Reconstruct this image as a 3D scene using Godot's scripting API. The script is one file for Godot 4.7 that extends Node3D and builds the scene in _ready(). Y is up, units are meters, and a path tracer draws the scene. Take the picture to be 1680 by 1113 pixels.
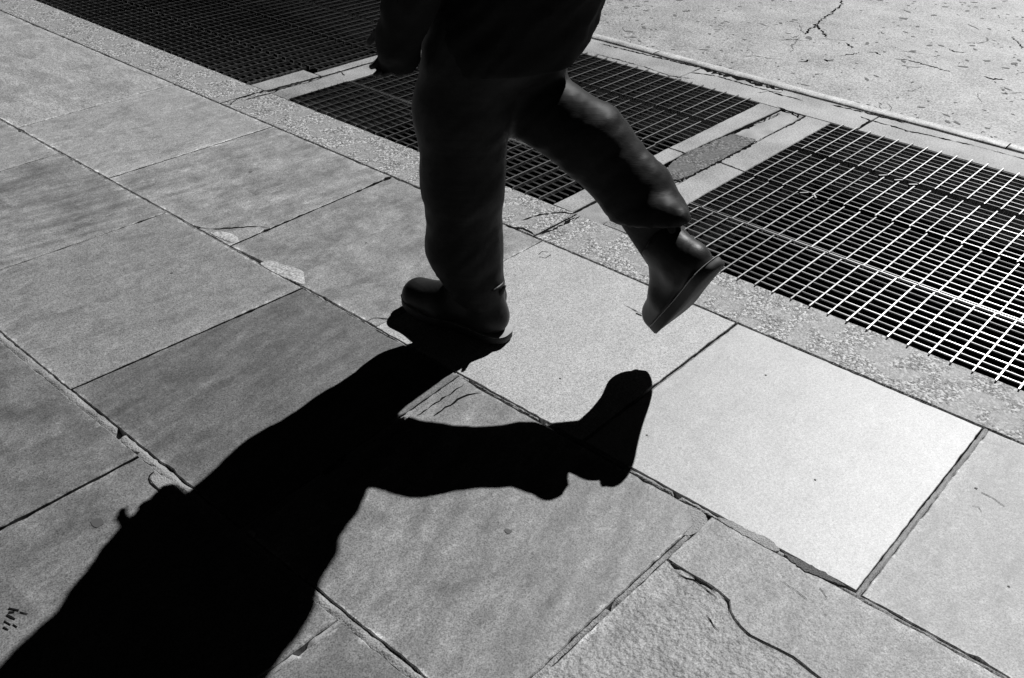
extends Node3D

# A man walks along a sunlit pavement of bluestone slabs, past ventilation grates set between the slabs and the kerb.
# x runs along the kerb, z from the road towards the camera, y up; metres.

var rng := RandomNumberGenerator.new()
var wob := FastNoiseLite.new()
var M := {}
var names := {}
var paving: Node3D
var surround: Node3D
var road: Node3D
var kerb: Node3D

const BAND_Z := -2.356
const ROW_Z := -1.583
const LOW_Z := -0.808
const GRATE_NEAR := -2.602
const GRATE_FAR := -4.135


func _ready():
	rng.seed = 7
	wob.seed = 3
	wob.frequency = 9.0
	# --- camera
	var cam := Camera3D.new()
	cam.name = "camera"
	cam.position = Vector3(0, 1.58, 0)
	cam.rotation = Vector3(deg_to_rad(-33.347), deg_to_rad(40.817), deg_to_rad(1.509))
	cam.fov = 38.2
	cam.near = 0.05
	cam.far = 400.0
	add_child(cam)
	cam.current = true
	# --- sky, exposure
	var we := WorldEnvironment.new()
	we.name = "world_environment"
	var env := Environment.new()
	var sky_mat := ProceduralSkyMaterial.new()
	sky_mat.sky_top_color = Color(0.10, 0.10, 0.10)
	sky_mat.sky_horizon_color = Color(0.24, 0.24, 0.24)
	sky_mat.ground_bottom_color = Color(0.05, 0.05, 0.05)
	sky_mat.ground_horizon_color = Color(0.12, 0.12, 0.12)
	sky_mat.sky_energy_multiplier = 0.3
	sky_mat.sun_angle_max = 1.0
	var sky := Sky.new()
	sky.sky_material = sky_mat
	env.background_mode = Environment.BG_SKY
	env.sky = sky
	env.tonemap_mode = Environment.TONE_MAPPER_LINEAR
	env.tonemap_exposure = 1.0
	env.sdfgi_enabled = true
	env.ssao_enabled = true
	env.ssil_enabled = true
	we.environment = env
	add_child(we)
	# --- sun: across the road, 43 degrees up
	var sun := DirectionalLight3D.new()
	sun.name = "sun"
	sun.light_energy = 1.6
	sun.light_angular_distance = 0.53
	sun.light_color = Color(1, 1, 1)
	sun.shadow_enabled = true
	add_child(sun)
	var az := deg_to_rad(83.0)
	var el := deg_to_rad(43.0)
	var to_sun := Vector3(-cos(az) * cos(el), sin(el), -sin(az) * cos(el))
	sun.look_at_from_position(to_sun * 20.0, Vector3.ZERO)

	make_materials()
	build_ground()
	build_slabs()
	build_surround()
	build_grates()
	build_cracks()
	build_person()


# ------------------------------------------------------------------ helpers

func numbered(called: String) -> String:
	var n: int = names.get(called, 0)
	names[called] = n + 1
	return called if n == 0 else "%s_%03d" % [called, n]


func put(called: String, mesh: Mesh, m: Material, parent: Node3D = self) -> MeshInstance3D:
	var o := MeshInstance3D.new()
	o.mesh = mesh
	if m:
		o.material_override = m
	if parent == self:
		o.name = numbered(called)
		add_child(o)
	else:
		var n: int = parent.get_meta("n_" + called, 0)
		parent.set_meta("n_" + called, n + 1)
		o.name = called if n == 0 else "%s_%03d" % [called, n]
		parent.add_child(o, true)
	return o


func group_node(called: String, at := Vector3.ZERO) -> Node3D:
	var o := Node3D.new()
	o.name = numbered(called)
	o.position = at
	add_child(o)
	return o


func structure(o: Node3D, label := "") -> void:
	o.set_meta("kind", "structure")
	if label:
		o.set_meta("label", label)


func box_mesh(sx: float, sy: float, sz: float) -> BoxMesh:
	var b := BoxMesh.new()
	b.size = Vector3(sx, sy, sz)
	return b


func grey(v: float) -> Color:
	return Color(v, v, v).linear_to_srgb()


func srgb_byte(v: float) -> int:
	v = clampf(v, 0.0, 1.0)
	var s := 12.92 * v if v < 0.0031308 else 1.055 * pow(v, 1.0 / 2.4) - 0.055
	return int(clampf(s * 255.0, 0, 255))


# ------------------------------------------------------------------ materials

var lut := PackedByteArray()


func noise_image(seed_: int, freq: float, size: int, kind := FastNoiseLite.TYPE_SIMPLEX_SMOOTH, octaves := 4, seamless := true, cell_return := -1) -> PackedByteArray:
	var n := FastNoiseLite.new()
	n.seed = seed_
	n.noise_type = kind
	n.frequency = freq
	n.fractal_octaves = octaves
	if octaves == 1:
		n.fractal_type = FastNoiseLite.FRACTAL_NONE
	if cell_return >= 0:
		n.cellular_return_type = cell_return
	var im: Image = n.get_seamless_image(size, size) if seamless else n.get_image(size, size)
	im.convert(Image.FORMAT_L8)
	return im.get_data()


func texture(data: PackedByteArray, size: int) -> ImageTexture:
	var im := Image.create_from_data(size, size, false, Image.FORMAT_L8, data)
	im.generate_mipmaps()
	return ImageTexture.create_from_image(im)


func plain(v: float, rough := 0.8, metal := 0.0, spec := 0.5) -> StandardMaterial3D:
	var m := StandardMaterial3D.new()
	m.albedo_color = grey(v)
	m.roughness = rough
	m.metallic = metal
	m.metallic_specular = spec
	return m


func relief(m: StandardMaterial3D, t: Texture2D, cm: float) -> void:
	m.heightmap_enabled = true
	m.heightmap_texture = t
	m.heightmap_scale = cm


func make_materials() -> void:
	lut.resize(1025)
	for i in 1025:
		lut[i] = srgb_byte(i / 1024.0)
	var S := 1024
	# white grain, shared by all stone
	var grain := PackedByteArray()
	grain.resize(S * S)
	for i in S * S:
		grain[i] = (rng.randi() & 127) + (rng.randi() & 127)
	M.grain = grain
	M.fine = noise_image(21, 0.09, 512, FastNoiseLite.TYPE_SIMPLEX_SMOOTH, 4, false)
	M.cloud = noise_image(22, 0.011, 512, FastNoiseLite.TYPE_SIMPLEX_SMOOTH, 5, false)
	M.cloud2 = noise_image(23, 0.03, 512, FastNoiseLite.TYPE_SIMPLEX_SMOOTH, 4, false)
	# relief of sawn stone and of riven stone
	var b1 := PackedByteArray()
	b1.resize(512 * 512)
	var b2 := PackedByteArray()
	b2.resize(512 * 512)
	var ridge := FastNoiseLite.new()
	ridge.seed = 5
	ridge.noise_type = FastNoiseLite.TYPE_SIMPLEX_SMOOTH
	ridge.fractal_type = FastNoiseLite.FRACTAL_RIDGED
	ridge.fractal_octaves = 4
	ridge.frequency = 0.022
	for y in 512:
		for x in 512:
			var i := y * 512 + x
			var f: float = M.fine[i]
			var g: float = grain[y * S + x]
			b1[i] = int(clampf(f * 0.55 + g * 0.2 + 30, 0, 255))
			var r := ridge.get_noise_2d(x * 0.9 + y * 0.3, y * 1.25 - x * 0.3)
			b2[i] = int(clampf(118 + r * 34 + (f - 128) * 0.5 + (M.cloud2[i] - 128) * 0.5 + (g - 128) * 0.12, 0, 255))
	M.sawn_relief = texture(b1, 512)
	M.riven_relief = texture(b2, 512)

	# exposed-aggregate concrete, one metre square
	var peb := noise_image(31, 0.13, S, FastNoiseLite.TYPE_CELLULAR, 1, true, FastNoiseLite.RETURN_CELL_VALUE)
	var ped := noise_image(31, 0.13, S, FastNoiseLite.TYPE_CELLULAR, 1, true, FastNoiseLite.RETURN_DISTANCE)
	var peb2 := noise_image(33, 0.24, S, FastNoiseLite.TYPE_CELLULAR, 1, true, FastNoiseLite.RETURN_CELL_VALUE)
	var big := noise_image(34, 0.006, S)
	var fin := noise_image(35, 0.16, S)
	var agg := PackedByteArray()
	agg.resize(S * S)
	var aggh := PackedByteArray()
	aggh.resize(S * S)
	var con := PackedByteArray()
	con.resize(S * S)
	var conh := PackedByteArray()
	conh.resize(S * S)
	var asp := PackedByteArray()
	asp.resize(S * S)
	for i in S * S:
		var c: float = big[i] / 255.0
		var open := 0.35 + 0.65 * smoothstep(0.34, 0.6, c)      # where the paste has worn off and pebbles show
		var p: float = peb[i] / 255.0
		var q: float = peb2[i] / 255.0
		var g: float = (grain[i] - 127.0) / 127.0
		var d: float = ped[i] / 255.0
		var peb_tone := 0.07 + 0.50 * p * p + 0.40 * (q - 0.5)
		if p > 0.86:
			peb_tone = 0.64
		var v: float = lerpf(0.285, peb_tone + 0.05, open * 0.85) + 0.10 * g + 0.09 * (fin[i] / 255.0 - 0.5)
		agg[i] = lut[int(clampf(v, 0.01, 1) * 1024)]
		aggh[i] = int(clampf(128 + open * ((1.0 - d) * 130.0 - 50.0 + (q - 0.5) * 60.0) + g * 14.0, 0, 255))
		var w: float = 0.29 + 0.20 * g + 0.20 * (fin[i] / 255.0 - 0.5) + 0.22 * (c - 0.5)
		con[i] = lut[int(clampf(w, 0.01, 1) * 1024)]
		conh[i] = int(clampf(128 + (fin[i] - 128) * 0.7 + g * 26.0, 0, 255))
		var a: float = 0.29 + 0.24 * (q - 0.5) + 0.24 * g + 0.18 * (c - 0.5) + 0.16 * (fin[i] / 255.0 - 0.5)
		asp[i] = lut[int(clampf(a, 0.01, 1) * 1024)]
	M.agg_t = texture(agg, S)
	M.con_t = texture(con, S)
	M.asp_t = texture(asp, S)
	var conh_t := texture(conh, S)
	M.con_relief = conh_t
	M.agg_relief = texture(aggh, S)

	M.aggregate = plain(1.0, 0.62)
	M.aggregate.albedo_texture = M.agg_t
	relief(M.aggregate, M.agg_relief, 0.35)
	M.concrete = plain(1.0, 0.62)
	M.concrete.albedo_texture = M.con_t
	relief(M.concrete, conh_t, 0.12)
	M.concrete_b = M.concrete.duplicate()
	M.concrete_b.albedo_color = grey(0.97)
	M.kerb = slab_material(60, 0.46, 1.0, 1.0, {"size": 256, "edge": 0.0, "relief": 0.1})
	M.road = plain(1.0, 0.6)
	M.road.albedo_texture = M.asp_t
	M.road.albedo_color = grey(0.95)
	relief(M.road, conh_t, 0.25)
	M.patch = plain(0.42, 0.85)
	M.patch.albedo_texture = M.agg_t
	relief(M.patch, M.agg_relief, 0.3)
	M.dirt = plain(0.035, 0.95, 0.0, 0.2)
	M.crack = plain(0.012, 1.0, 0.0, 0.0)
	M.mortar = plain(0.9, 0.8)
	M.mortar.albedo_texture = M.con_t
	relief(M.mortar, conh_t, 0.3)
	M.mortar_dark = plain(0.4, 0.9)
	M.mortar_dark.albedo_texture = M.con_t
	relief(M.mortar_dark, conh_t, 0.3)
	M.lime = plain(1.0, 0.75)
	M.lime.albedo_texture = M.con_t
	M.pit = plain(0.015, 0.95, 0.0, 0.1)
	for i in 3:
		M["steel%d" % i] = plain([0.30, 0.36, 0.33][i], [0.34, 0.36, 0.38][i], 0.95)
		M["rod%d" % i] = plain([0.22, 0.28, 0.25][i], [0.29, 0.31, 0.33][i], 1.0)
	M.stain = plain(0.10, 0.8)


# ------------------------------------------------------------------ polygons laid as sheets and blocks

# A block of stone from its outline (x, z pairs), with a small arris; UV runs over the block, or in metres.
func block(outline: PackedVector2Array, top: float, thick: float, arris: float, uv0: Vector2, uvs: Vector2) -> ArrayMesh:
	if not Geometry2D.is_polygon_clockwise(outline):
		outline.reverse()
	var st := SurfaceTool.new()
	st.begin(Mesh.PRIMITIVE_TRIANGLES)
	var n := outline.size()
	var inner := PackedVector2Array()
	for i in n:
		var a := outline[(i + n - 1) % n]
		var b := outline[i]
		var c := outline[(i + 1) % n]
		var t := (c - a).normalized()
		inner.append(b + Vector2(-t.y, t.x) * arris)
	var sign_ := 1.0
	if absf(area(inner)) > absf(area(outline)):
		sign_ = -1.0
		for i in n:
			inner[i] = outline[i] * 2.0 - inner[i]
	var tri := Geometry2D.triangulate_polygon(inner)
	st.set_smooth_group(-1)
	for k in range(0, tri.size(), 3):
		var a := inner[tri[k]]
		var b := inner[tri[k + 1]]
		var c := inner[tri[k + 2]]
		var nrm := (b - a).cross(c - a)
		var order := [a, b, c] if nrm > 0 else [a, c, b]   # clockwise seen from above
		for p in order:
			st.set_uv((p - uv0) / uvs)
			st.add_vertex(Vector3(p.x, top, p.y))
	for ring in 2:
		for i in n:
			var j := (i + 1) % n
			var u0 := Vector3(inner[i].x, top, inner[i].y)
			var u1 := Vector3(inner[j].x, top, inner[j].y)
			var l0 := Vector3(outline[i].x, top - arris * 0.8, outline[i].y)
			var l1 := Vector3(outline[j].x, top - arris * 0.8, outline[j].y)
			if ring == 1:
				u0 = l0
				u1 = l1
				l0.y = top - thick
				l1.y = top - thick
			var mid := (u0 + u1 + l0 + l1) * 0.25
			var ce := Vector3(inner[i].x, mid.y, inner[i].y)
			var face := [u0, l0, u1, u1, l0, l1]
			var nn := (l0 - u0).cross(u1 - u0)
			var outward := Vector3(outline[i].x - inner[i].x, 0, outline[i].y - inner[i].y)
			if nn.dot(outward) > 0:   # cross product points outward for counter-clockwise order: turn it round
				face = [u0, u1, l0, u1, l1, l0]
			for p in face:
				st.set_uv((Vector2(p.x, p.z) - uv0) / uvs)
				st.add_vertex(p)
	st.generate_normals()
	return st.commit()


func area(p: PackedVector2Array) -> float:
	var s := 0.0
	for i in p.size():
		s += p[i].cross(p[(i + 1) % p.size()])
	return s * 0.5


# Straight edges made ragged: a point each few centimetres, pushed aside by noise.
func ragged(corners: PackedVector2Array, step: float, amp: float, chip := 0.0) -> PackedVector2Array:
	var out := PackedVector2Array()
	var n := corners.size()
	for i in n:
		var a := corners[i]
		var b := corners[(i + 1) % n]
		var d := a.distance_to(b)
		var k := maxi(1, int(round(d / step)))
		var side := Vector2(b.y - a.y, a.x - b.x) / maxf(d, 1e-5)
		for j in k:
			var p := a.lerp(b, float(j) / k)
			if j > 0:
				var w := wob.get_noise_2d(p.x * 3.0, p.y * 3.0) * amp + rng.randf_range(-0.35, 0.35) * amp
				if chip > 0.0:
					var c := wob.get_noise_2d(p.x * 0.7 + 40.0, p.y * 0.7 - 17.0)
					if c > 0.25:
						w -= (c - 0.25) * chip * 2.0 * rng.randf_range(0.5, 1.0)
				p += side * w
			out.append(p)
	return out


# Corners cut twice, so that a spill has no straight sides.
func rounded(p: PackedVector2Array) -> PackedVector2Array:
	for turn in 2:
		var out := PackedVector2Array()
		for i in p.size():
			var b := p[(i + 1) % p.size()]
			out.append(p[i].lerp(b, 0.25))
			out.append(p[i].lerp(b, 0.75))
		p = out
	return p


func pairs(v: Array) -> PackedVector2Array:
	var out := PackedVector2Array()
	for i in range(0, v.size(), 2):
		out.append(Vector2(v[i], v[i + 1]))
	return out


# A crack or a thin stain: a ragged ribbon that follows a line and narrows to its ends.
func ribbon(pts: PackedVector2Array, width: float, y: float, jag: float, seed_: int) -> ArrayMesh:
	var r := RandomNumberGenerator.new()
	r.seed = seed_
	var line := PackedVector2Array()
	for i in pts.size() - 1:
		var k := maxi(1, int(pts[i].distance_to(pts[i + 1]) / 0.012))
		for j in k:
			line.append(pts[i].lerp(pts[i + 1], float(j) / k))
	line.append(pts[pts.size() - 1])
	var st := SurfaceTool.new()
	st.begin(Mesh.PRIMITIVE_TRIANGLES)
	var left := []
	var right := []
	var n := line.size()
	for i in n:
		var t := (line[mini(i + 1, n - 1)] - line[maxi(i - 1, 0)]).normalized()
		var s := Vector2(-t.y, t.x)
		var e := minf(1.0, minf(i, n - 1 - i) / 3.0 + (0.12 if n > 7 else 0.7))
		if n > 12 and wob.get_noise_2d(line[i].x * 4.0 + 33.0, line[i].y * 4.0) > 0.22:
			e *= 0.25
		var w := width * e * (0.45 + 0.9 * r.randf() * (0.5 + absf(wob.get_noise_2d(line[i].x * 2.0, line[i].y * 2.0)) * 2.0))
		var p := line[i] + s * r.randf_range(-jag, jag)
		left.append(Vector3(p.x + s.x * w * 0.5, y, p.y + s.y * w * 0.5))
		right.append(Vector3(p.x - s.x * w * 0.5, y, p.y - s.y * w * 0.5))
	for i in n - 1:
		for p in [left[i], right[i], left[i + 1], left[i + 1], right[i], right[i + 1]]:
			st.set_normal(Vector3.UP)
			st.set_uv(Vector2(p.x, p.z))
			st.add_vertex(p)
	return st.commit()


# ------------------------------------------------------------------ ground, road, kerb

func build_ground() -> void:
	road = group_node("road")
	structure(road, "pale worn road surface with fine dark cracks beyond the kerb")
	var pm := PlaneMesh.new()
	pm.size = Vector2(300, 150)
	var g := put("road_surface", uv_plane(Rect2(-150, -154.5, 300, 150), -0.10, 2.4), M.road, road)
	g.set_meta("kind", "structure")
	# bed below the slabs, reaching far behind the camera
	var bed := put("pavement_bed", uv_plane(Rect2(-150, GRATE_NEAR + 0.02, 300, 150), -0.045, 1.0), M.dirt)
	structure(bed)
	kerb = group_node("kerb")
	structure(kerb, "pale rounded kerb along the road edge")
	var x := -12.0
	while x < 4.0:
		var l := 1.83
		var o := put("kerb_stone", kerb_mesh(x + 0.003, x + l - 0.003), M.kerb, kerb)
		x += l


func uv_plane(r: Rect2, y: float, tile: float) -> ArrayMesh:
	var st := SurfaceTool.new()
	st.begin(Mesh.PRIMITIVE_TRIANGLES)
	var a := r.position
	var b := r.end
	for p in [Vector2(a.x, a.y), Vector2(b.x, a.y), Vector2(b.x, b.y), Vector2(a.x, a.y), Vector2(b.x, b.y), Vector2(a.x, b.y)]:
		st.set_normal(Vector3.UP)
		st.set_uv(p / tile)
		st.add_vertex(Vector3(p.x, y, p.y))
	return st.commit()


func kerb_mesh(x0: float, x1: float) -> ArrayMesh:
	# profile in (z, y), from the pavement side over the rounded nose to the road
	var prof := [Vector2(-4.385, -0.06), Vector2(-4.385, 0.000), Vector2(-4.392, 0.006), Vector2(-4.44, 0.007), Vector2(-4.462, 0.003), Vector2(-4.476, -0.006), Vector2(-4.484, -0.020), Vector2(-4.49, -0.14)]
	var st := SurfaceTool.new()
	st.begin(Mesh.PRIMITIVE_TRIANGLES)
	var k := 40
	for i in k:
		for j in prof.size() - 1:
			var q := []
			for c in [[i, j], [i + 1, j], [i, j + 1], [i + 1, j + 1]]:
				var x := lerpf(x0, x1, float(c[0]) / k)
				var p: Vector2 = prof[c[1]]
				var w := wob.get_noise_2d(x * 1.2, c[1] * 3.0) * 0.005
				q.append(Vector3(x, p.y + w * 0.4, p.x + w))
			for p in [q[0], q[2], q[1], q[1], q[2], q[3]]:
				st.set_uv(Vector2(p.x, p.z + p.y) / 0.9)
				st.add_vertex(p)
	st.generate_normals()
	return st.commit()


# ------------------------------------------------------------------ paving slabs

# Each slab has a tone of its own, clouds, bedding streaks at its own angle, grain, and paler worn edges.
func slab_material(seed_: int, tone: float, w: float, d: float, o: Dictionary) -> StandardMaterial3D:
	var S: int = o.get("size", 384)
	var cloud_amp: float = o.get("cloud", 0.12)
	var streak_amp: float = o.get("streak", 0.10)
	var ang: float = deg_to_rad(o.get("angle", 20.0))
	var edge_amp: float = o.get("edge", 0.8)
	var grain_amp: float = o.get("grain", 0.8)
	var spot: float = o.get("spot", 0.0)
	var mottle: float = o.get("mottle", 0.19)
	var sn := FastNoiseLite.new()
	sn.seed = seed_
	sn.noise_type = FastNoiseLite.TYPE_SIMPLEX_SMOOTH
	sn.fractal_octaves = 4
	sn.frequency = 1.0
	var r := RandomNumberGenerator.new()
	r.seed = seed_
	var ox := r.randi_range(0, 511)
	var oy := r.randi_range(0, 511)
	var data := PackedByteArray()
	data.resize(S * S)
	var ca := cos(ang)
	var sa := sin(ang)
	var cl: PackedByteArray = M.cloud
	var c2: PackedByteArray = M.cloud2
	var gr: PackedByteArray = M.grain
	var fi: PackedByteArray = M.fine
	for y in S:
		var v := (y + 0.5) / S * d
		for x in S:
			var u := (x + 0.5) / S * w
			var k := ((y + oy) & 511) * 512 + ((x + ox) & 511)
			var s := sn.get_noise_2d((u * ca + v * sa) * 2.2, (v * ca - u * sa) * 15.0)
			var e := minf(minf(u, w - u), minf(v, d - v))
			var c := c2[k] / 255.0
			var t := tone * (1.0 + cloud_amp * 2.0 * (cl[k] / 255.0 - 0.5) + cloud_amp * (c - 0.5) + streak_amp * s)
			if e < 0.05:   # spilt mortar and wear along the edges, in places
				t *= 1.0 + edge_amp * 0.35 * smoothstep(0.05, 0.0, e + 0.045 * (c - 0.35)) * (0.4 + 1.2 * fi[k] / 255.0)
				t *= 1.0 + edge_amp * smoothstep(0.0, 0.22, c * 1.1 + (fi[k] / 255.0 - 0.5) * 0.35 - e / 0.03 - 0.42)
			# scuffs and traffic stains
			var k2 := ((y + oy + 211) & 511) * 512 + ((x * 2 + ox + 97) & 511)
			t *= 1.0 + mottle * (smoothstep(0.55, 0.75, c2[k2] / 255.0) - 0.9 * smoothstep(0.42, 0.22, cl[k2] / 255.0))
			if fi[k2] > 205:
				t *= 1.0 - mottle * 1.2
			if spot > 0.0 and fi[k] > 190 and c > 0.55:
				t *= 1.0 - spot * (fi[k] - 190) / 65.0
			t *= 1.0 + grain_amp * (gr[((y * 2 + ox) & 1023) * 1024 + ((x * 2 + oy) & 1023)] - 127) / 127.0
			data[y * S + x] = lut[int(clampf(t, 0.004, 1.0) * 1024)]
	var m := StandardMaterial3D.new()
	m.albedo_texture = texture(data, S)
	m.roughness = o.get("rough", 0.55)
	m.metallic_specular = o.get("spec", 0.5)
	relief(m, M.riven_relief if o.get("riven", false) else M.sawn_relief, o.get("relief", 0.06))
	return m


func slab(corners: Array, seed_: int, tone: float, o := {}, tilt := 0.0) -> MeshInstance3D:
	var c := pairs(corners)
	var lo := c[0]
	var hi := c[0]
	for p in c:
		lo = lo.min(p)
		hi = hi.max(p)
	var out := ragged(c, 0.022, o.get("rag", 0.0025), o.get("chip", 0.013))
	if o.has("whole"):   # a piece of a broken slab keeps the slab's own grain
		lo = o.whole[0]
		hi = o.whole[1]
	var mesh := block(out, 0.0, 0.05, o.get("arris", 0.0025), lo, hi - lo)
	var m: StandardMaterial3D = o.material if o.has("material") else slab_material(seed_, tone, hi.x - lo.x, hi.y - lo.y, o)
	var s := put("paving_slab", mesh, m, paving)
	s.position.y = tilt
	return s


func build_slabs() -> void:
	paving = group_node("pavement")
	structure(paving, "pavement of large bluestone slabs in staggered rows")
	var g := 0.003
	var zb := BAND_Z + 0.003       # far edge of row one
	var zm := ROW_Z
	var zl := LOW_Z
	# row one, along the concrete band, from left to right
	slab([-6.45, zb, -4.203, zb, -4.176, zm - 0.004, -6.455, zm - 0.004], 1, 0.34, {"cloud": 0.14})
	slab([-4.197, zb, -3.432, zb, -3.439, zm - 0.005, -4.170, zm - 0.003], 2, 0.32, {"cloud": 0.12, "angle": 0.0})
	slab([-3.424, zb, -2.680, zb, -2.648, zm - 0.004, -3.431, zm - 0.004], 3, 0.27, {"cloud": 0.3, "streak": 0.3, "angle": 95.0})
	slab([-2.672, zb, -1.907, zb, -1.910, zm - 0.006, -2.30, zm - 0.005, -2.36, zm - 0.022, -2.50, zm - 0.012, -2.640, zm - 0.004], 4, 0.24, {"cloud": 0.3, "streak": 0.12, "angle": 60.0, "chip": 0.012})
	slab([-1.903, zb, -1.137, zb, -1.130, zm - 0.006, -1.906, zm - 0.003], 5, 0.42, {"cloud": 0.07, "streak": 0.03, "edge": 0.05, "mottle": 0.05, "chip": 0.0, "arris": 0.0015, "relief": 0.03, "rough": 0.5})
	slab([-1.126, zb + 0.002, -0.393, zb + 0.002, -0.389, zm - 0.012, -1.120, zm - 0.008], 6, 0.40, {"cloud": 0.07, "streak": 0.04, "edge": 0.0, "mottle": 0.05, "chip": 0.0, "arris": 0.0012, "relief": 0.03, "rough": 0.5, "grain": 0.5})
	slab([-0.377, zb, 0.38, zb, 0.384, zm - 0.006, -0.374, zm - 0.006], 7, 0.225, {"cloud": 0.16, "streak": 0.05})
	# row two
	slab([-4.53, zm + 0.004, -3.797, zm + 0.003, -3.773, zl - 0.012, -4.535, zl - 0.012], 11, 0.29, {"cloud": 0.1})
	slab([-3.791, zm + 0.004, -3.022, zm + 0.003, -3.038, zl - 0.012, -3.767, zl - 0.012], 12, 0.22, {"cloud": 0.3, "streak": 0.42, "angle": 100.0})
	slab([-3.018, zm + 0.003, -2.250, zm + 0.004, -2.268, zl - 0.010, -3.033, zl - 0.014], 13, 0.235, {"cloud": 0.1, "streak": 0.04})
	slab([-2.242, zm + 0.004, -1.556, zm + 0.003, -1.500, zl - 0.012, -2.260, zl - 0.012], 14, 0.125, {"cloud": 0.2, "streak": 0.34, "angle": 80.0, "edge": 0.55, "chip": 0.014})
	slab([-1.538, zm + 0.006, -1.48, zm + 0.012, -0.79, zm + 0.010, -0.752, zm + 0.06, -0.757, zl - 0.012, -1.482, zl - 0.012], 15, 0.20, {"mottle": 0.2, "cloud": 0.2, "streak": 0.4, "angle": 70.0, "chip": 0.01})
	# the cracked slab, in two pieces
	var ck := [-0.736, -1.394, -0.695, -1.392, -0.649, -1.393, -0.604, -1.391, -0.574, -1.384, -0.555, -1.359, -0.541, -1.349, -0.498, -1.333, -0.470, -1.336, -0.437, -1.341, -0.405, -1.344, -0.340, -1.334, -0.20, -1.30, 0.01, -1.28]
	var far_piece := [0.01, zm + 0.005, -0.736, zm + 0.006]
	var near_piece := [0.01, zl - 0.012, -0.745, zl - 0.012]
	for i in range(0, ck.size(), 2):
		far_piece.append_array([ck[i], ck[i + 1] - 0.0016])
	for i in range(0, ck.size(), 2):
		near_piece.append_array([ck[i] + (0.0 if i else -0.002), ck[i + 1] + 0.0016])
	slab(far_piece, 16, 0.255, {"cloud": 0.12, "whole": [Vector2(-0.745, -1.58), Vector2(0.01, -0.82)], "riven": true, "relief": 0.16, "rag": 0.003, "chip": 0.008, "rough": 0.6})
	slab(near_piece, 17, 0.255, {"cloud": 0.14, "whole": [Vector2(-0.745, -1.58), Vector2(0.01, -0.82)], "riven": true, "relief": 0.42, "rag": 0.003, "chip": 0.008, "rough": 0.6})
	slab([0.02, zm + 0.006, 0.76, zm + 0.006, 0.76, zl - 0.012, 0.02, zl - 0.012], 18, 0.3, {"size": 96})
	# row three
	slab([-3.40, zl + 0.012, -2.643, zl + 0.012, -2.643, -0.05, -3.40, -0.05], 21, 0.24, {"size": 256})
	slab([-2.637, zl + 0.012, -1.891, zl + 0.012, -1.891, -0.05, -2.637, -0.05], 22, 0.15, {"cloud": 0.34, "streak": 0.15, "edge": 0.4, "chip": 0.014})
	slab([-1.882, zl + 0.012, -1.138, zl + 0.012, -1.142, -0.05, -1.882, -0.05], 23, 0.165, {"cloud": 0.24, "streak": 0.1, "edge": 0.4, "chip": 0.012})
	slab([-1.123, zl + 0.012, -0.376, zl + 0.012, -0.376, -0.05, -1.126, -0.05], 24, 0.14, {"cloud": 0.2})
	slab([-0.368, zl + 0.012, 0.38, zl + 0.012, 0.38, -0.05, -0.368, -0.05], 25, 0.25, {"size": 96})
	# slabs beyond the frame take one plain finish
	var spare := slab_material(40, 0.30, 0.75, 0.75, {"size": 256})
	for row in [[zb, zm - 0.004, -6.46, 0.388], [zm + 0.004, zl - 0.010, -4.54, 0.766], [zl + 0.010, -0.05, -3.406, 0.386], [-0.04, 0.72, -3.0, -3.0], [0.73, 1.49, -3.4, -3.4]]:
		var x: float = row[2] - 0.006
		while x > -9.0:
			slab([x - 0.75, row[0], x, row[0], x, row[1], x - 0.75, row[1]], 41, 0.28, {"material": spare, "chip": 0.0})
			x -= 0.757
		x = row[3] + 0.006
		while x < 2.4:
			slab([x, row[0], x + 0.75, row[0], x + 0.75, row[1], x, row[1]], 41, 0.28, {"material": spare, "chip": 0.0})
			x += 0.757
	# what fills the joints
	joint(-9.0, BAND_Z, 2.5, BAND_Z, 0.006, 0.0, -0.005, M.mortar_dark)
	joint(-9.0, ROW_Z, -4.5, ROW_Z, 0.004, 0.0, -0.006, M.dirt)
	joint(-4.5, ROW_Z, -0.4, ROW_Z, 0.0075, 0.0, -0.0025, M.mortar)
	joint(-1.12, ROW_Z - 0.001, 0.4, ROW_Z - 0.001, 0.011, 0.0015, -0.0012, M.mortar)
	joint(-5.0, LOW_Z, -1.9, LOW_Z, 0.022, 0.002, -0.0012, M.mortar)
	joint(-1.9, LOW_Z, 0.4, LOW_Z, 0.021, 0.002, -0.0015, M.mortar)
	joint(-0.383, BAND_Z, -0.3815, ROW_Z, 0.0118, 0.0, -0.0010, M.lime)
	joint(-1.547, ROW_Z, -1.491, LOW_Z, 0.015, 0.002, -0.0012, M.mortar)
	joint(-0.7445, ROW_Z + 0.05, -0.751, LOW_Z, 0.0115, 0.0, -0.0012, M.mortar)
	joint(-1.131, LOW_Z, -1.134, -0.05, 0.0125, 0.0, -0.001, M.lime)
	joint(-1.128, BAND_Z, -1.125, ROW_Z, 0.0055, 0.001, -0.002, M.mortar)


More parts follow.
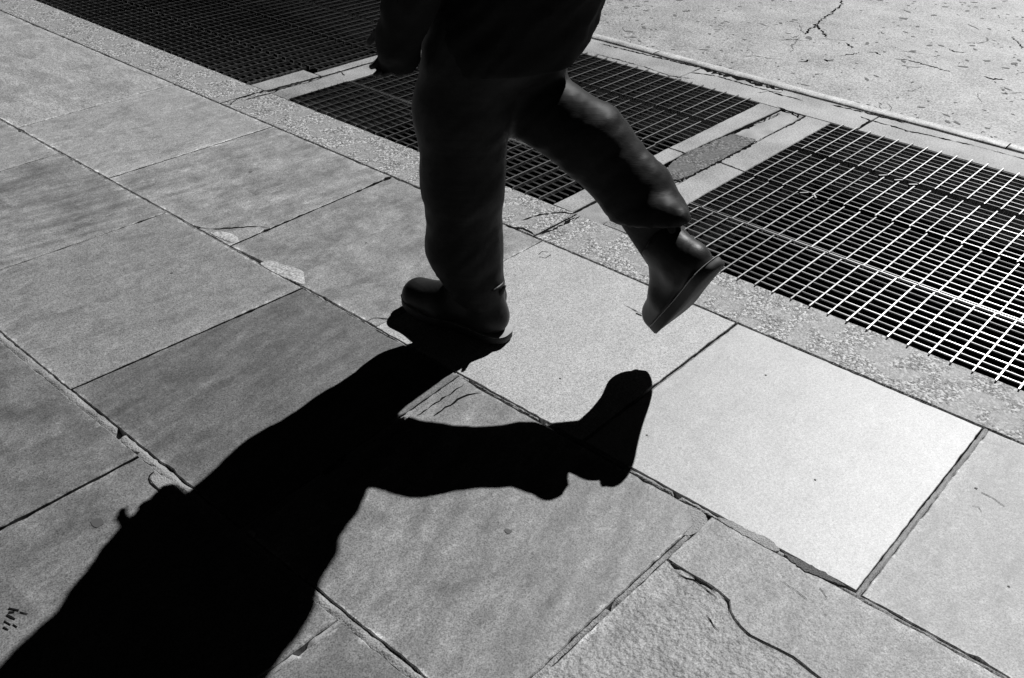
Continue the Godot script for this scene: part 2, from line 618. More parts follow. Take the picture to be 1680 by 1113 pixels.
# A strip of mortar lying in a joint: uneven in height and width.
func joint(x0: float, z0: float, x1: float, z1: float, width: float, wander: float, y: float, m: Material) -> void:
	var a := Vector2(x0, z0)
	var b := Vector2(x1, z1)
	var n := maxi(2, int(a.distance_to(b) / 0.014))
	var t := (b - a).normalized()
	var s := Vector2(-t.y, t.x)
	var st := SurfaceTool.new()
	st.begin(Mesh.PRIMITIVE_TRIANGLES)
	var rows := []
	for i in n + 1:
		var c := a.lerp(b, float(i) / n)
		var row := []
		for j in 5:
			var f := (j - 2.0) / 2.0
			var p := c + s * (f * width * 0.5 * (1.0 + 0.35 * wob.get_noise_2d(i * 0.05, j * 9.0)) + wander * 0.4 * wob.get_noise_2d(c.x * 0.8, c.y * 0.8))
			var h := y - absf(f) * absf(f) * 0.0035 + 0.0035 * wob.get_noise_2d(p.x * 2.5, p.y * 2.5 + j * 0.11) + rng.randf_range(-0.0012, 0.0012)
			if wob.get_noise_2d(c.x * 0.7 + 91.0, c.y * 0.7) > 0.47:
				h -= 0.02
			row.append(Vector3(p.x, minf(h, -0.0008), p.y))
		rows.append(row)
	for i in n:
		for j in 4:
			for p in [rows[i][j], rows[i][j + 1], rows[i + 1][j], rows[i + 1][j], rows[i][j + 1], rows[i + 1][j + 1]]:
				st.set_uv(Vector2(p.x, p.z))
				st.add_vertex(p)
	st.generate_normals()
	put("joint_mortar", st.commit(), m, paving)


# ------------------------------------------------------------------ concrete round the grates

func build_surround() -> void:
	surround = group_node("grate_surround")
	structure(surround, "worn concrete frame with exposed pebbles round the sunken grates")
	var one := Vector2.ONE
	# near band, in lengths
	for e in [[-9.0, -6.2], [-6.196, -3.835], [-3.825, -1.955], [-1.947, 0.3], [0.304, 2.5]]:
		put("band", block(ragged(pairs([e[0], BAND_Z - 0.003, e[0], GRATE_NEAR, e[1], GRATE_NEAR, e[1], BAND_Z - 0.003]), 0.03, 0.0025, 0.004), 0.0, 0.3, 0.003, Vector2.ZERO, one * 0.85), M.aggregate, surround)
	# far band by the kerb
	for e in [[-9.0, -4.6], [-4.596, -2.55], [-2.546, -1.585], [-1.58, 0.3], [0.304, 2.5]]:
		put("band", block(ragged(pairs([e[0], -4.38, e[1], -4.38, e[1], GRATE_FAR, e[0], GRATE_FAR]), 0.03, 0.0022, 0.004), 0.0, 0.3, 0.003, Vector2.ZERO, one * 2.0), M.concrete, surround)
	# cross strips between the grates, split lengthwise by an asphalt-filled gap
	for e in [[-3.935, -2.602, -3.825, -2.602, -3.812, -2.92, -3.938, -2.92], [-3.862, -2.924, -3.806, -2.924, -3.79, -4.132, -3.862, -4.132],
			[-3.775, -2.602, -3.655, -2.602, -3.655, -4.132, -3.775, -4.132],
			[-2.065, -2.602, -1.972, -2.602, -1.985, -3.365, -2.065, -3.365], [-2.065, -3.370, -1.985, -3.370, -1.955, -4.132, -2.065, -4.132],
			[-1.830, -2.602, -1.705, -2.602, -1.705, -3.372, -1.832, -3.385], [-1.832, -3.391, -1.705, -3.378, -1.705, -4.132, -1.826, -4.132],
			[-0.11, -2.602, 0.0, -2.602, 0.0, -4.132, -0.11, -4.132]]:
		put("strip", block(ragged(pairs(e), 0.03, 0.0025, 0.006), 0.0, 0.3, 0.003, Vector2(0.3, 0.2), one * 1.9), M.concrete_b, surround)
	# fill of the gaps
	var f1 := put("asphalt_fill", block(ragged(pairs([-1.965, -2.602, -1.836, -2.602, -1.838, -4.132, -1.948, -4.132]), 0.02, 0.004, 0.01), -0.004, 0.1, 0.003, Vector2.ZERO, one * 0.8), M.concrete_b, surround)
	var f2 := put("asphalt_fill", block(ragged(pairs([-3.815, -2.602, -3.782, -2.602, -3.782, -4.132, -3.80, -4.132]), 0.02, 0.004, 0.01), -0.009, 0.1, 0.003, Vector2.ZERO, one * 0.8), M.concrete, surround)
	# the shaft below
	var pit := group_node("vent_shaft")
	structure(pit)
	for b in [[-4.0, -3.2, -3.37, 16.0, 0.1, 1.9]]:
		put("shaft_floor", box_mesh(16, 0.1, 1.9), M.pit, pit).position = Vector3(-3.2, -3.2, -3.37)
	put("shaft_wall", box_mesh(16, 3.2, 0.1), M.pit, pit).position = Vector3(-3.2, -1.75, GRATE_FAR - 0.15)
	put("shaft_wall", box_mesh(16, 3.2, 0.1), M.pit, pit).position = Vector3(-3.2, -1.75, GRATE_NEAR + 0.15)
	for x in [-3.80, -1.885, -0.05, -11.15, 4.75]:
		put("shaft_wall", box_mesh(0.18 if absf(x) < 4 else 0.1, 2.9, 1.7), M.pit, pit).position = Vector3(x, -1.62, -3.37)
	for e in [[0.003, 4.7], [-12.0, -7.075]]:
		put("strip", block(pairs([e[0], GRATE_NEAR - 0.003, e[1], GRATE_NEAR - 0.003, e[1], GRATE_FAR + 0.003, e[0], GRATE_FAR + 0.003]), 0.0, 0.3, 0.003, Vector2.ZERO, one * 1.9), M.concrete_b, surround)


# ------------------------------------------------------------------ grates

func panel(x0: float, x1: float, z0: float, z1: float, first: float, pitch: float, label: String, sag: float, over_near: float, over_far: float) -> Node3D:
	# z0 near, z1 far (smaller); bars run across the pavement, rods along it
	var o := group_node("floor_grate", Vector3(x0, 0, z0))
	o.set_meta("label", label)
	o.set_meta("category", "grate")
	o.set_meta("group", "panels of the ventilation grates")
	var len_ := z0 - z1 - 0.006 + over_near + over_far
	var zc := -(z0 - z1) * 0.5 + (over_near - over_far) * 0.5
	var bars := [box_mesh(0.0040, 0.014, len_), box_mesh(0.0045, 0.014, len_), box_mesh(0.0042, 0.014, len_ - 0.006)]
	var rod := box_mesh(x1 - x0 - 0.004, 0.004, 0.0036)
	var edge := box_mesh(x1 - x0 - 0.004, 0.006, 0.0045)
	var x := first
	var mats := [M.steel0, M.steel1, M.steel2]
	while x < x1 - 0.012:
		if x > x0 + 0.008:
			var b := put("bearing_bar", bars[rng.randi() % 3], mats[rng.randi() % 3], o)
			b.position = Vector3(x - x0 + rng.randf_range(-0.0012, 0.0012), -0.0035 + sag + rng.randf_range(-0.0008, 0.0008), zc)
			b.rotation = Vector3(rng.randf_range(-0.003, 0.003), rng.randf_range(-0.004, 0.004), rng.randf_range(-0.009, 0.009))
		x += pitch
	var n := int(round((z0 - z1) / 0.0400))
	for i in n:
		var z := -(i + 0.55) * (z0 - z1) / n
		var end := i == n - 1 and over_far < 0.005
		var r := put("cross_rod", rod, [M.rod0, M.rod1, M.rod2][rng.randi() % 3], o)
		r.position = Vector3((x1 - x0) * 0.5, -0.0015 + sag + rng.randf_range(-0.001, 0.0006), z + rng.randf_range(-0.001, 0.001))
		r.rotation = Vector3(rng.randf_range(-0.06, 0.06), rng.randf_range(-0.001, 0.001), 0)
	if z0 < -2.9 and z0 > -3.0 and x0 > -3.8:
		put("end_bar", edge, mats[rng.randi() % 3], o).position = Vector3((x1 - x0) * 0.5, -0.001 + sag, -0.006)
	return o


func build_grates() -> void:
	var cuts := [GRATE_NEAR, -2.958, -3.358, -3.735, GRATE_FAR]
	var where := ["row nearest the slabs", "second row from the slabs", "third row from the slabs", "row along the kerb"]
	var bays := [
		[-7.06, -5.505, -7.04, 0.0655, "farthest left floor grate panel", -0.004],
		[-5.495, -3.937, -5.46, 0.0655, "unlit floor grate panel left of the walking man"],
		[-3.653, -2.067, -3.635, 0.0655, "floor grate panel behind the legs of the man"],
		[-1.703, -0.112, -1.652, 0.0637, "bright glinting floor grate panel right of the raised shoe"]]
	for b in bays:
		for r in 4:
			var right: float = b[1]
			if b[0] == -5.495 and r > 0:
				right = -3.864
			var over_near := 0.0
			var over_far := 0.0
			if r == 0:
				over_near = 0.018 if b[0] > -2.0 else 0.006
			if r == 3:
				over_far = 0.016 if b[0] > -4.0 else 0.006
			panel(b[0], right, cuts[r] - (0.0 if r == 0 else 0.005), cuts[r + 1] + (0.0 if r == 3 else 0.005), b[2] + [0.0, 0.006, -0.004, 0.003][r], b[3], "%s, %s" % [b[4], where[r]], [0.0045, 0.0, -0.002, 0.0035][r], over_near, over_far)
	# a few bar ends bent aside at the broken joint of the third row
	for e in [[-1.28, -3.728, 0.7], [-1.215, -3.728, 0.75], [-1.155, -3.728, 0.8], [-1.43, -3.352, 0.7], [-1.385, -3.352, -0.7], [-2.31, -3.352, -0.6]]:
		var o: Node3D = get_node("floor_grate_%03d" % (13 if e[1] > -3.5 else 14)) if e[0] > -2.0 else get_node("floor_grate_009")
		var s := put("bent_bar_end", box_mesh(0.006, 0.02, 0.034), M.steel0, o)
		s.position = Vector3(e[0], -0.004, e[1]) - o.position
		s.rotation.y = -e[2]


# ------------------------------------------------------------------ cracks, patches and marks

func build_cracks() -> void:
	var y := 0.0016
	var k := 100
	for c in [
			[0.010, -2.092, -2.349, -2.043, -2.356, -2.012, -2.373, -1.948, -2.371],
			[0.012, -1.948, -2.371, -1.936, -2.414, -1.929, -2.474, -1.938, -2.574],
			[0.007, -2.064, -2.417, -2.049, -2.473, -2.030, -2.526, -2.000, -2.570, -1.961, -2.593, -1.954, -2.625],
			[0.006, -1.929, -2.474, -1.925, -2.559, -1.930, -2.62],
			[0.010, -1.834, -3.123, -1.835, -3.212, -1.830, -3.388, -1.831, -3.485, -1.825, -3.573, -1.832, -3.738],
			[0.006, -1.832, -3.738, -1.829, -3.850, -1.824, -3.979, -1.823, -4.108],
			[0.022, -1.948, -3.783, -1.948, -3.845, -1.944, -3.881],
			[0.006, -1.944, -3.881, -1.935, -3.985, -1.93, -4.10],
			[0.016, -1.980, -4.152, -1.935, -4.128, -1.897, -4.133, -1.848, -4.105, -1.819, -4.112],
			[0.005, -1.827, -3.382, -1.783, -3.384, -1.710, -3.374],
			[0.005, -2.064, -3.366, -1.999, -3.365, -1.966, -3.352, -1.968, -3.396],
			[0.016, -1.856, -3.038, -1.863, -3.103, -1.841, -3.125, -1.843, -3.172],
			[0.012, -3.171, -4.338, -3.003, -4.350, -2.801, -4.361, -2.658, -4.370, -2.552, -4.374],
			[0.032, -2.552, -4.372, -2.459, -4.365, -2.379, -4.368, -2.274, -4.37, -2.193, -4.362, -2.138, -4.366, -2.071, -4.37],
			[0.010, -2.553, -4.272, -2.439, -4.321, -2.323, -4.320, -2.202, -4.313, -2.137, -4.317, -2.053, -4.303, -1.928, -4.309],
			[0.010, -1.815, -4.352, -1.750, -4.359, -1.681, -4.366, -1.561, -4.370, -1.448, -4.372],
			[0.009, -1.658, -4.306, -1.590, -4.287, -1.498, -4.294, -1.416, -4.282, -1.334, -4.303, -1.261, -4.305, -1.127, -4.322],
			[0.004, -1.127, -4.322, -0.95, -4.325, -0.7, -4.32, -0.5, -4.33],
			[0.007, -3.072, -4.172, -2.934, -4.180, -2.752, -4.181, -2.587, -4.157, -2.474, -4.206],
			[0.012, -1.581, -4.159, -1.588, -4.225, -1.590, -4.287],
			[0.005, -2.150, -4.241, -2.117, -4.311, -2.049, -4.345],
			[0.005, -3.773, -2.374, -3.806, -2.420, -3.821, -2.450],
			[0.018, -3.821, -2.450, -3.818, -2.488, -3.816, -2.537, -3.820, -2.592, -3.811, -2.638],
			[0.011, -3.811, -2.638, -3.810, -2.712, -3.802, -2.795, -3.796, -2.891, -3.787, -2.978, -3.79, -3.2],
			[0.008, -3.782, -2.456, -3.780, -2.538, -3.771, -2.618, -3.783, -2.715, -3.787, -2.810, -3.775, -2.938],
			[0.006, -3.80, -3.032, -3.729, -3.011],
			[0.006, -2.851, -1.585, -2.815, -1.601, -2.781, -1.627, -2.758, -1.656, -2.725, -1.702, -2.691, -1.741, -2.656, -1.762],
			[0.006, -1.475, -1.401, -1.477, -1.433, -1.475, -1.465, -1.478, -1.497, -1.473, -1.530, -1.465, -1.548, -1.455, -1.564],
			[0.004, -1.506, -1.371, -1.508, -1.413, -1.510, -1.458, -1.511, -1.515, -1.515, -1.562],
			[0.003, -1.949, -1.592, -1.949, -1.615, -1.908, -1.645],
			[0.004, -1.805, -0.790, -1.802, -0.777, -1.794, -0.769, -1.777, -0.763, -1.757, -0.762, -1.738, -0.762],
			[0.002, -0.303, -2.095, -0.274, -2.093, -0.244, -2.081],
			[0.002, -0.302, -2.032, -0.289, -2.036, -0.277, -2.025],
			[0.0025, -0.589, -1.317, -0.574, -1.314, -0.559, -1.302, -0.546, -1.299],
			[0.0015, -0.516, -1.510, -0.484, -1.504, -0.453, -1.499],
			[0.0015, -0.449, -1.548, -0.423, -1.532],
			[0.003, -1.850, -2.266, -1.854, -2.293, -1.836, -2.304],
			[0.003, -1.836, -2.256, -1.816, -2.264, -1.815, -2.295],
			[0.003, -1.434, -2.200, -1.400, -2.198, -1.373, -2.199],
			[0.005, -1.388, -2.189, -1.367, -2.190]]:
		k += 1
		put("crack", ribbon(pairs(c.slice(1)), c[0], y, c[0] * 0.35 + 0.001, k), M.crack, surround if c[2] < BAND_Z + 0.01 else paving)
	for c in [
			[0.014, -2.821, -6.607, -2.772, -6.478, -2.725, -6.267, -2.704, -6.122, -2.670, -5.938, -2.642, -5.794, -2.612, -5.658],
			[0.016, -2.666, -5.922, -2.584, -5.817, -2.540, -5.769, -2.484, -5.699],
			[0.010, -2.646, -5.443, -2.615, -5.511, -2.545, -5.530],
			[0.014, -2.397, -5.153, -2.365, -5.171, -2.346, -5.221],
			[0.022, -2.297, -5.271, -2.269, -5.268, -2.272, -5.296],
			[0.010, -2.259, -5.421, -2.237, -5.476, -2.212, -5.534],
			[0.014, -2.360, -5.686, -2.322, -5.655, -2.272, -5.605],
			[0.012, -2.187, -5.609, -2.152, -5.629, -2.096, -5.604],
			[0.010, -2.017, -5.589, -1.967, -5.624, -1.904, -5.626, -1.776, -5.603, -1.684, -5.592],
			[0.010, -1.874, -6.015, -1.808, -5.982, -1.760, -6.015],
			[0.018, -1.535, -5.641, -1.479, -5.640, -1.438, -5.681],
			[0.010, -1.689, -6.559, -1.604, -6.431, -1.541, -6.324]]:
		k += 1
		put("crack", ribbon(pairs(c.slice(1)), c[0], -0.0985, c[0] * 0.6 + 0.002, k), M.crack, road)
	# small pits and lost grit all over the road
	var st := SurfaceTool.new()
	st.begin(Mesh.PRIMITIVE_TRIANGLES)
	for i in 1700:
		var c := Vector3(rng.randf_range(-5.2, 0.6), -0.0985, rng.randf_range(-7.6, -4.62))
		if wob.get_noise_2d(c.x * 0.12, c.z * 0.12) < -0.2:
			continue
		var a := rng.randf() * TAU
		var l := rng.randf_range(0.004, 0.016) * (1.0 if rng.randf() < 0.75 else 2.2)
		var w := l * rng.randf_range(0.25, 0.6)
		var ring := []
		for j in 7:
			var t := TAU * j / 7.0
			var q := Vector2(cos(t) * l, sin(t) * w) * rng.randf_range(0.55, 1.2)
			q = q.rotated(a)
			ring.append(c + Vector3(q.x, 0, q.y))
		for j in 7:
			for p in [c, ring[j], ring[(j + 1) % 7]]:
				st.set_normal(Vector3.UP)
				st.add_vertex(p)
	var walker := RandomNumberGenerator.new()
	walker.seed = 77
	for i in 46:   # hairline cracks
		var at := Vector2(walker.randf_range(-4.4, -0.4), walker.randf_range(-7.2, -4.7))
		var way := walker.randf() * TAU
		var path := PackedVector2Array([at])
		for j in walker.randi_range(3, 9):
			way += walker.randf_range(-0.7, 0.7)
			at += Vector2(cos(way), sin(way) * 1.2) * walker.randf_range(0.02, 0.05)
			path.append(at)
		st.append_from(ribbon(path, walker.randf_range(0.003, 0.009), -0.0985, 0.004, 900 + i), 0, Transform3D.IDENTITY)
	var pits := put("road_pits", st.commit(), M.stain, road)
	pits.set_meta("kind", "stuff")
	# patches: asphalt between two grates, spilt mortar on the joints
	for e in [["asphalt_patch", "patch", 0.0015, -1.860, -3.034, -1.957, -3.185, -1.981, -3.346, -1.969, -3.516, -1.960, -3.700, -1.909, -3.701, -1.870, -3.711, -1.836, -3.714, -1.836, -3.393, -1.838, -3.123],
			["mortar_patch", "kerb", 0.0016, -2.479, -1.579, -2.460, -1.625, -2.401, -1.630, -2.367, -1.641, -2.332, -1.651, -2.295, -1.626, -2.250, -1.594, -2.287, -1.586, -2.362, -1.579, -2.412, -1.576],
			["mortar_patch", "kerb", 0.0014, -2.785, -1.592, -2.743, -1.641, -2.660, -1.643, -2.651, -1.602, -2.712, -1.595],
			["mortar_patch", "mortar", 0.0012, -0.736, -1.580, -0.696, -1.598, -0.631, -1.597, -0.614, -1.608, -0.565, -1.594, -0.571, -1.574, -0.626, -1.574, -0.682, -1.574],
			["mortar_patch", "mortar_dark", 0.002, -0.562, -1.584, -0.537, -1.590, -0.495, -1.594, -0.431, -1.595, -0.400, -1.588, -0.457, -1.576, -0.508, -1.566],
			["mortar_patch", "mortar", -0.0012, -0.83, -1.575, -0.73, -1.58, -0.738, -1.48, -0.77, -1.49],
			["mortar_patch", "mortar", 0.0016, -1.735, -0.80, -1.79, -0.795, -1.80, -0.775, -1.785, -0.766, -1.76, -0.764, -1.735, -0.763]]:
		var outline := ragged(rounded(pairs(e.slice(3))), 0.006, 0.008 if e[0] == "asphalt_patch" else 0.004)
		put(e[0], block(outline, e[2], e[2] + 0.003, 0.001, Vector2.ZERO, Vector2.ONE), M[e[1]], surround if e[4] < -2.5 else paving)
	put("crack", ribbon(pairs([-0.736, -1.391, -0.695, -1.388, -0.649, -1.388, -0.604, -1.387, -0.574, -1.379, -0.557, -1.357]), 0.006, 0.0014, 0.004, 501), M.crack, paving)
	put("crack", ribbon(pairs([-0.541, -1.349, -0.498, -1.333, -0.470, -1.336, -0.437, -1.341, -0.405, -1.344, -0.340, -1.334]), 0.003, 0.0014, 0.003, 502), M.crack, paving)
	put("crack", ribbon(pairs([-0.725, -1.376, -0.69, -1.374, -0.66, -1.381, -0.62, -1.377, -0.59, -1.370]), 0.0025, 0.0014, 0.002, 503), M.crack, paving)
	for e in [[-0.318, -2.10, 0.004], [-0.62, -1.86, 0.003], [-0.93, -2.17, 0.0035], [-1.02, -1.72, 0.003], [-1.34, -1.76, 0.0035], [-2.33, -1.92, 0.004], [-2.05, -1.12, 0.004], [-1.05, -1.22, 0.009], [-2.62, -1.35, 0.006], [-3.1, -2.0, 0.008], [-0.15, -1.83, 0.003]]:
		var blob := PackedVector2Array()
		for j in 12:
			var t := TAU * j / 12.0
			blob.append(Vector2(e[0], e[1]) + Vector2(cos(t), sin(t) * 0.9) * e[2] * rng.randf_range(0.7, 1.15))
		put("gum_spot", block(blob, 0.0012, 0.002, 0.0004, Vector2.ZERO, Vector2.ONE), M.stain, paving)
	# dark strokes of paint and a round stain at the lower left
	for e in [[-1.650, -0.363, -1.628, -0.372], [-1.622, -0.371, -1.606, -0.380], [-1.640, -0.357, -1.632, -0.366], [-1.635, -0.349, -1.612, -0.358], [-1.624, -0.341, -1.605, -0.346], [-1.610, -0.332, -1.596, -0.337], [-1.602, -0.348, -1.590, -0.352]]:
		k += 1
		put("paint_stroke", ribbon(pairs(e), 0.0055, 0.0016, 0.002, k), M.crack, paving)
	var spot := PackedVector2Array()
	for j in 16:
		var t := TAU * j / 16.0
		spot.append(Vector2(-1.746, -0.610) + Vector2(cos(t) * 0.017, sin(t) * 0.014) * rng.randf_range(0.8, 1.1))
	put("stain", block(spot, 0.0012, 0.002, 0.0005, Vector2.ZERO, Vector2.ONE), plain(0.075, 0.8), paving)


# ------------------------------------------------------------------ the walking man

# A smooth union of tapered capsules, meshed as surface nets and appended to st.
# bone: [a, b, ra, rb] (+ optional flatten axis, factor); cut: [point, normal, reach]; bite: a bone taken away
func nets(st: SurfaceTool, bones: Array, cell: float, k: float, folds: FastNoiseLite = null, fold_amp := 0.0, cuts := [], bites := []) -> void:
	var lo := Vector3.INF
	var hi := -Vector3.INF
	for b in bones:
		var r: float = maxf(b[2], b[3]) + cell * 3.0 + k * 0.3 + fold_amp
		for p in [b[0], b[1]]:
			lo = lo.min(p - Vector3.ONE * r)
			hi = hi.max(p + Vector3.ONE * r)
	var nx := int(ceil((hi.x - lo.x) / cell)) + 1
	var ny := int(ceil((hi.y - lo.y) / cell)) + 1
	var nz := int(ceil((hi.z - lo.z) / cell)) + 1
	var f := PackedFloat32Array()
	f.resize(nx * ny * nz)
	f.fill(1.0)
	var sxy := nx * ny
	for phase in 2:
		for b in (bones if phase == 0 else bites):
			var a: Vector3 = b[0]
			var ab: Vector3 = b[1] - a
			var ra: float = b[2]
			var rb: float = b[3]
			var l2 := maxf(ab.length_squared(), 1e-9)
			var flat_axis := Vector3.ZERO
			var flat_f := 0.0
			if b.size() > 4:
				flat_axis = b[4]
				flat_f = 1.0 / b[5] - 1.0
			var pad := maxf(ra, rb) * (1.0 if flat_f <= 0.0 else 1.0) + k + cell * 3.0
			if flat_f < 0.0:
				pad = maxf(ra, rb) / (1.0 + flat_f) + k + cell * 3.0
			var l := (a.min(b[1]) - Vector3.ONE * pad - lo) / cell
			var h := (a.max(b[1]) + Vector3.ONE * pad - lo) / cell
			var x0 := maxi(0, int(l.x))
			var x1 := mini(nx - 1, int(h.x) + 1)
			var y0 := maxi(0, int(l.y))
			var y1 := mini(ny - 1, int(h.y) + 1)
			var z0 := maxi(0, int(l.z))
			var z1 := mini(nz - 1, int(h.z) + 1)
			for z in range(z0, z1 + 1):
				for y in range(y0, y1 + 1):
					var row := z * sxy + y * nx
					for x in range(x0, x1 + 1):
						var p := lo + Vector3(x, y, z) * cell - a
						var t := clampf(p.dot(ab) / l2, 0.0, 1.0)
						var q := p - ab * t
						if flat_f != 0.0:
							q += flat_axis * (q.dot(flat_axis) * flat_f)
						var d := q.length() - lerpf(ra, rb, t)
						var o := f[row + x]
						if phase == 1:
							f[row + x] = maxf(o, -d)
						else:
							var m := maxf(k - absf(o - d), 0.0)
							f[row + x] = minf(o, d) - m * m / (4.0 * k)
	if folds or cuts.size():
		for z in nz:
			for y in ny:
				for x in nx:
					var i := z * sxy + y * nx + x
					var d := f[i]
					if d > 0.1 or d < -0.15:
						continue
					var p := lo + Vector3(x, y, z) * cell
					if folds and absf(d) < 0.04:
						d += folds.get_noise_3d(p.x, p.y, p.z) * fold_amp + folds.get_noise_3d(p.y * 2.6 - p.x * 2.2 + p.z * 1.1, p.x * 0.7 + p.y * 0.4 + 3.0, p.z * 0.9 + 5.0) * fold_amp * 1.1
					for c in cuts:
						var v: Vector3 = p - c[0]
						if v.length_squared() < c[2] * c[2]:
							d = maxf(d, v.dot(c[1]))
					f[i] = d
	# one vertex in each cell that the surface crosses
	var index := {}
	var verts := PackedVector3Array()
	var corner := PackedInt32Array([0, 1, nx, nx + 1, sxy, sxy + 1, sxy + nx, sxy + nx + 1])
	var off := [Vector3(0, 0, 0), Vector3(1, 0, 0), Vector3(0, 1, 0), Vector3(1, 1, 0), Vector3(0, 0, 1), Vector3(1, 0, 1), Vector3(0, 1, 1), Vector3(1, 1, 1)]
	var edges := [[0, 1], [2, 3], [4, 5], [6, 7], [0, 2], [1, 3], [4, 6], [5, 7], [0, 4], [1, 5], [2, 6], [3, 7]]
	for z in nz - 1:
		for y in ny - 1:
			var row := z * sxy + y * nx
			for x in nx - 1:
				var i := row + x
				var f0 := f[i]
				if f0 > 0.15 or f0 < -0.2:
					continue
				var inside := 0
				for c in 8:
					if f[i + corner[c]] < 0.0:
						inside += 1
				if inside == 0 or inside == 8:
					continue
				var sum := Vector3.ZERO
				var n := 0
				for e in edges:
					var u := f[i + corner[e[0]]]
					var v := f[i + corner[e[1]]]
					if (u < 0.0) != (v < 0.0):
						sum += off[e[0]].lerp(off[e[1]], u / (u - v))
						n += 1
				index[i] = verts.size()
				verts.append(lo + (Vector3(x, y, z) + sum / n) * cell)
	var faces := PackedInt32Array()
	var steps := [1, nx, sxy]
	for i in index:
		var u := f[i]
		for ax in 3:
			var v := f[i + steps[ax]]
			if (u < 0.0) == (v < 0.0):
				continue
			var s1: int = steps[(ax + 1) % 3]
			var s2: int = steps[(ax + 2) % 3]
			if not (index.has(i - s1) and index.has(i - s2) and index.has(i - s1 - s2)):
				continue
			var a: int = index[i]
			var b: int = index[i - s1]
			var c: int = index[i - s1 - s2]
			var d: int = index[i - s2]
			if u < 0.0:
				faces.append_array([a, c, b, a, d, c])
			else:
				faces.append_array([a, b, c, a, c, d])
	# normals from the faces, clockwise fronts
	var nrm := PackedVector3Array()
	nrm.resize(verts.size())
	for t in range(0, faces.size(), 3):
		var n := (verts[faces[t + 2]] - verts[faces[t]]).cross(verts[faces[t + 1]] - verts[faces[t]])
		for j in 3:
			nrm[faces[t + j]] += n
	for t in faces.size():
		var j := faces[t]
		st.set_normal(nrm[j].normalized())
		st.set_uv(Vector2(verts[j].x + verts[j].z, verts[j].y))
		st.add_vertex(verts[j])


func started() -> SurfaceTool:
	var st := SurfaceTool.new()
	st.begin(Mesh.PRIMITIVE_TRIANGLES)
	return st


func cloth(v: float, sheen: float, rough: float) -> StandardMaterial3D:
	var m := plain(v, rough, 0.0, 0.3)
	if sheen > 0.0:
		m.rim_enabled = true
		m.rim = sheen
		m.rim_tint = 0.0
	m.uv1_scale = Vector3.ONE * 3.0
	m.albedo_texture = M.cloth_t
	relief(m, M.sawn_relief, 0.03)
	return m


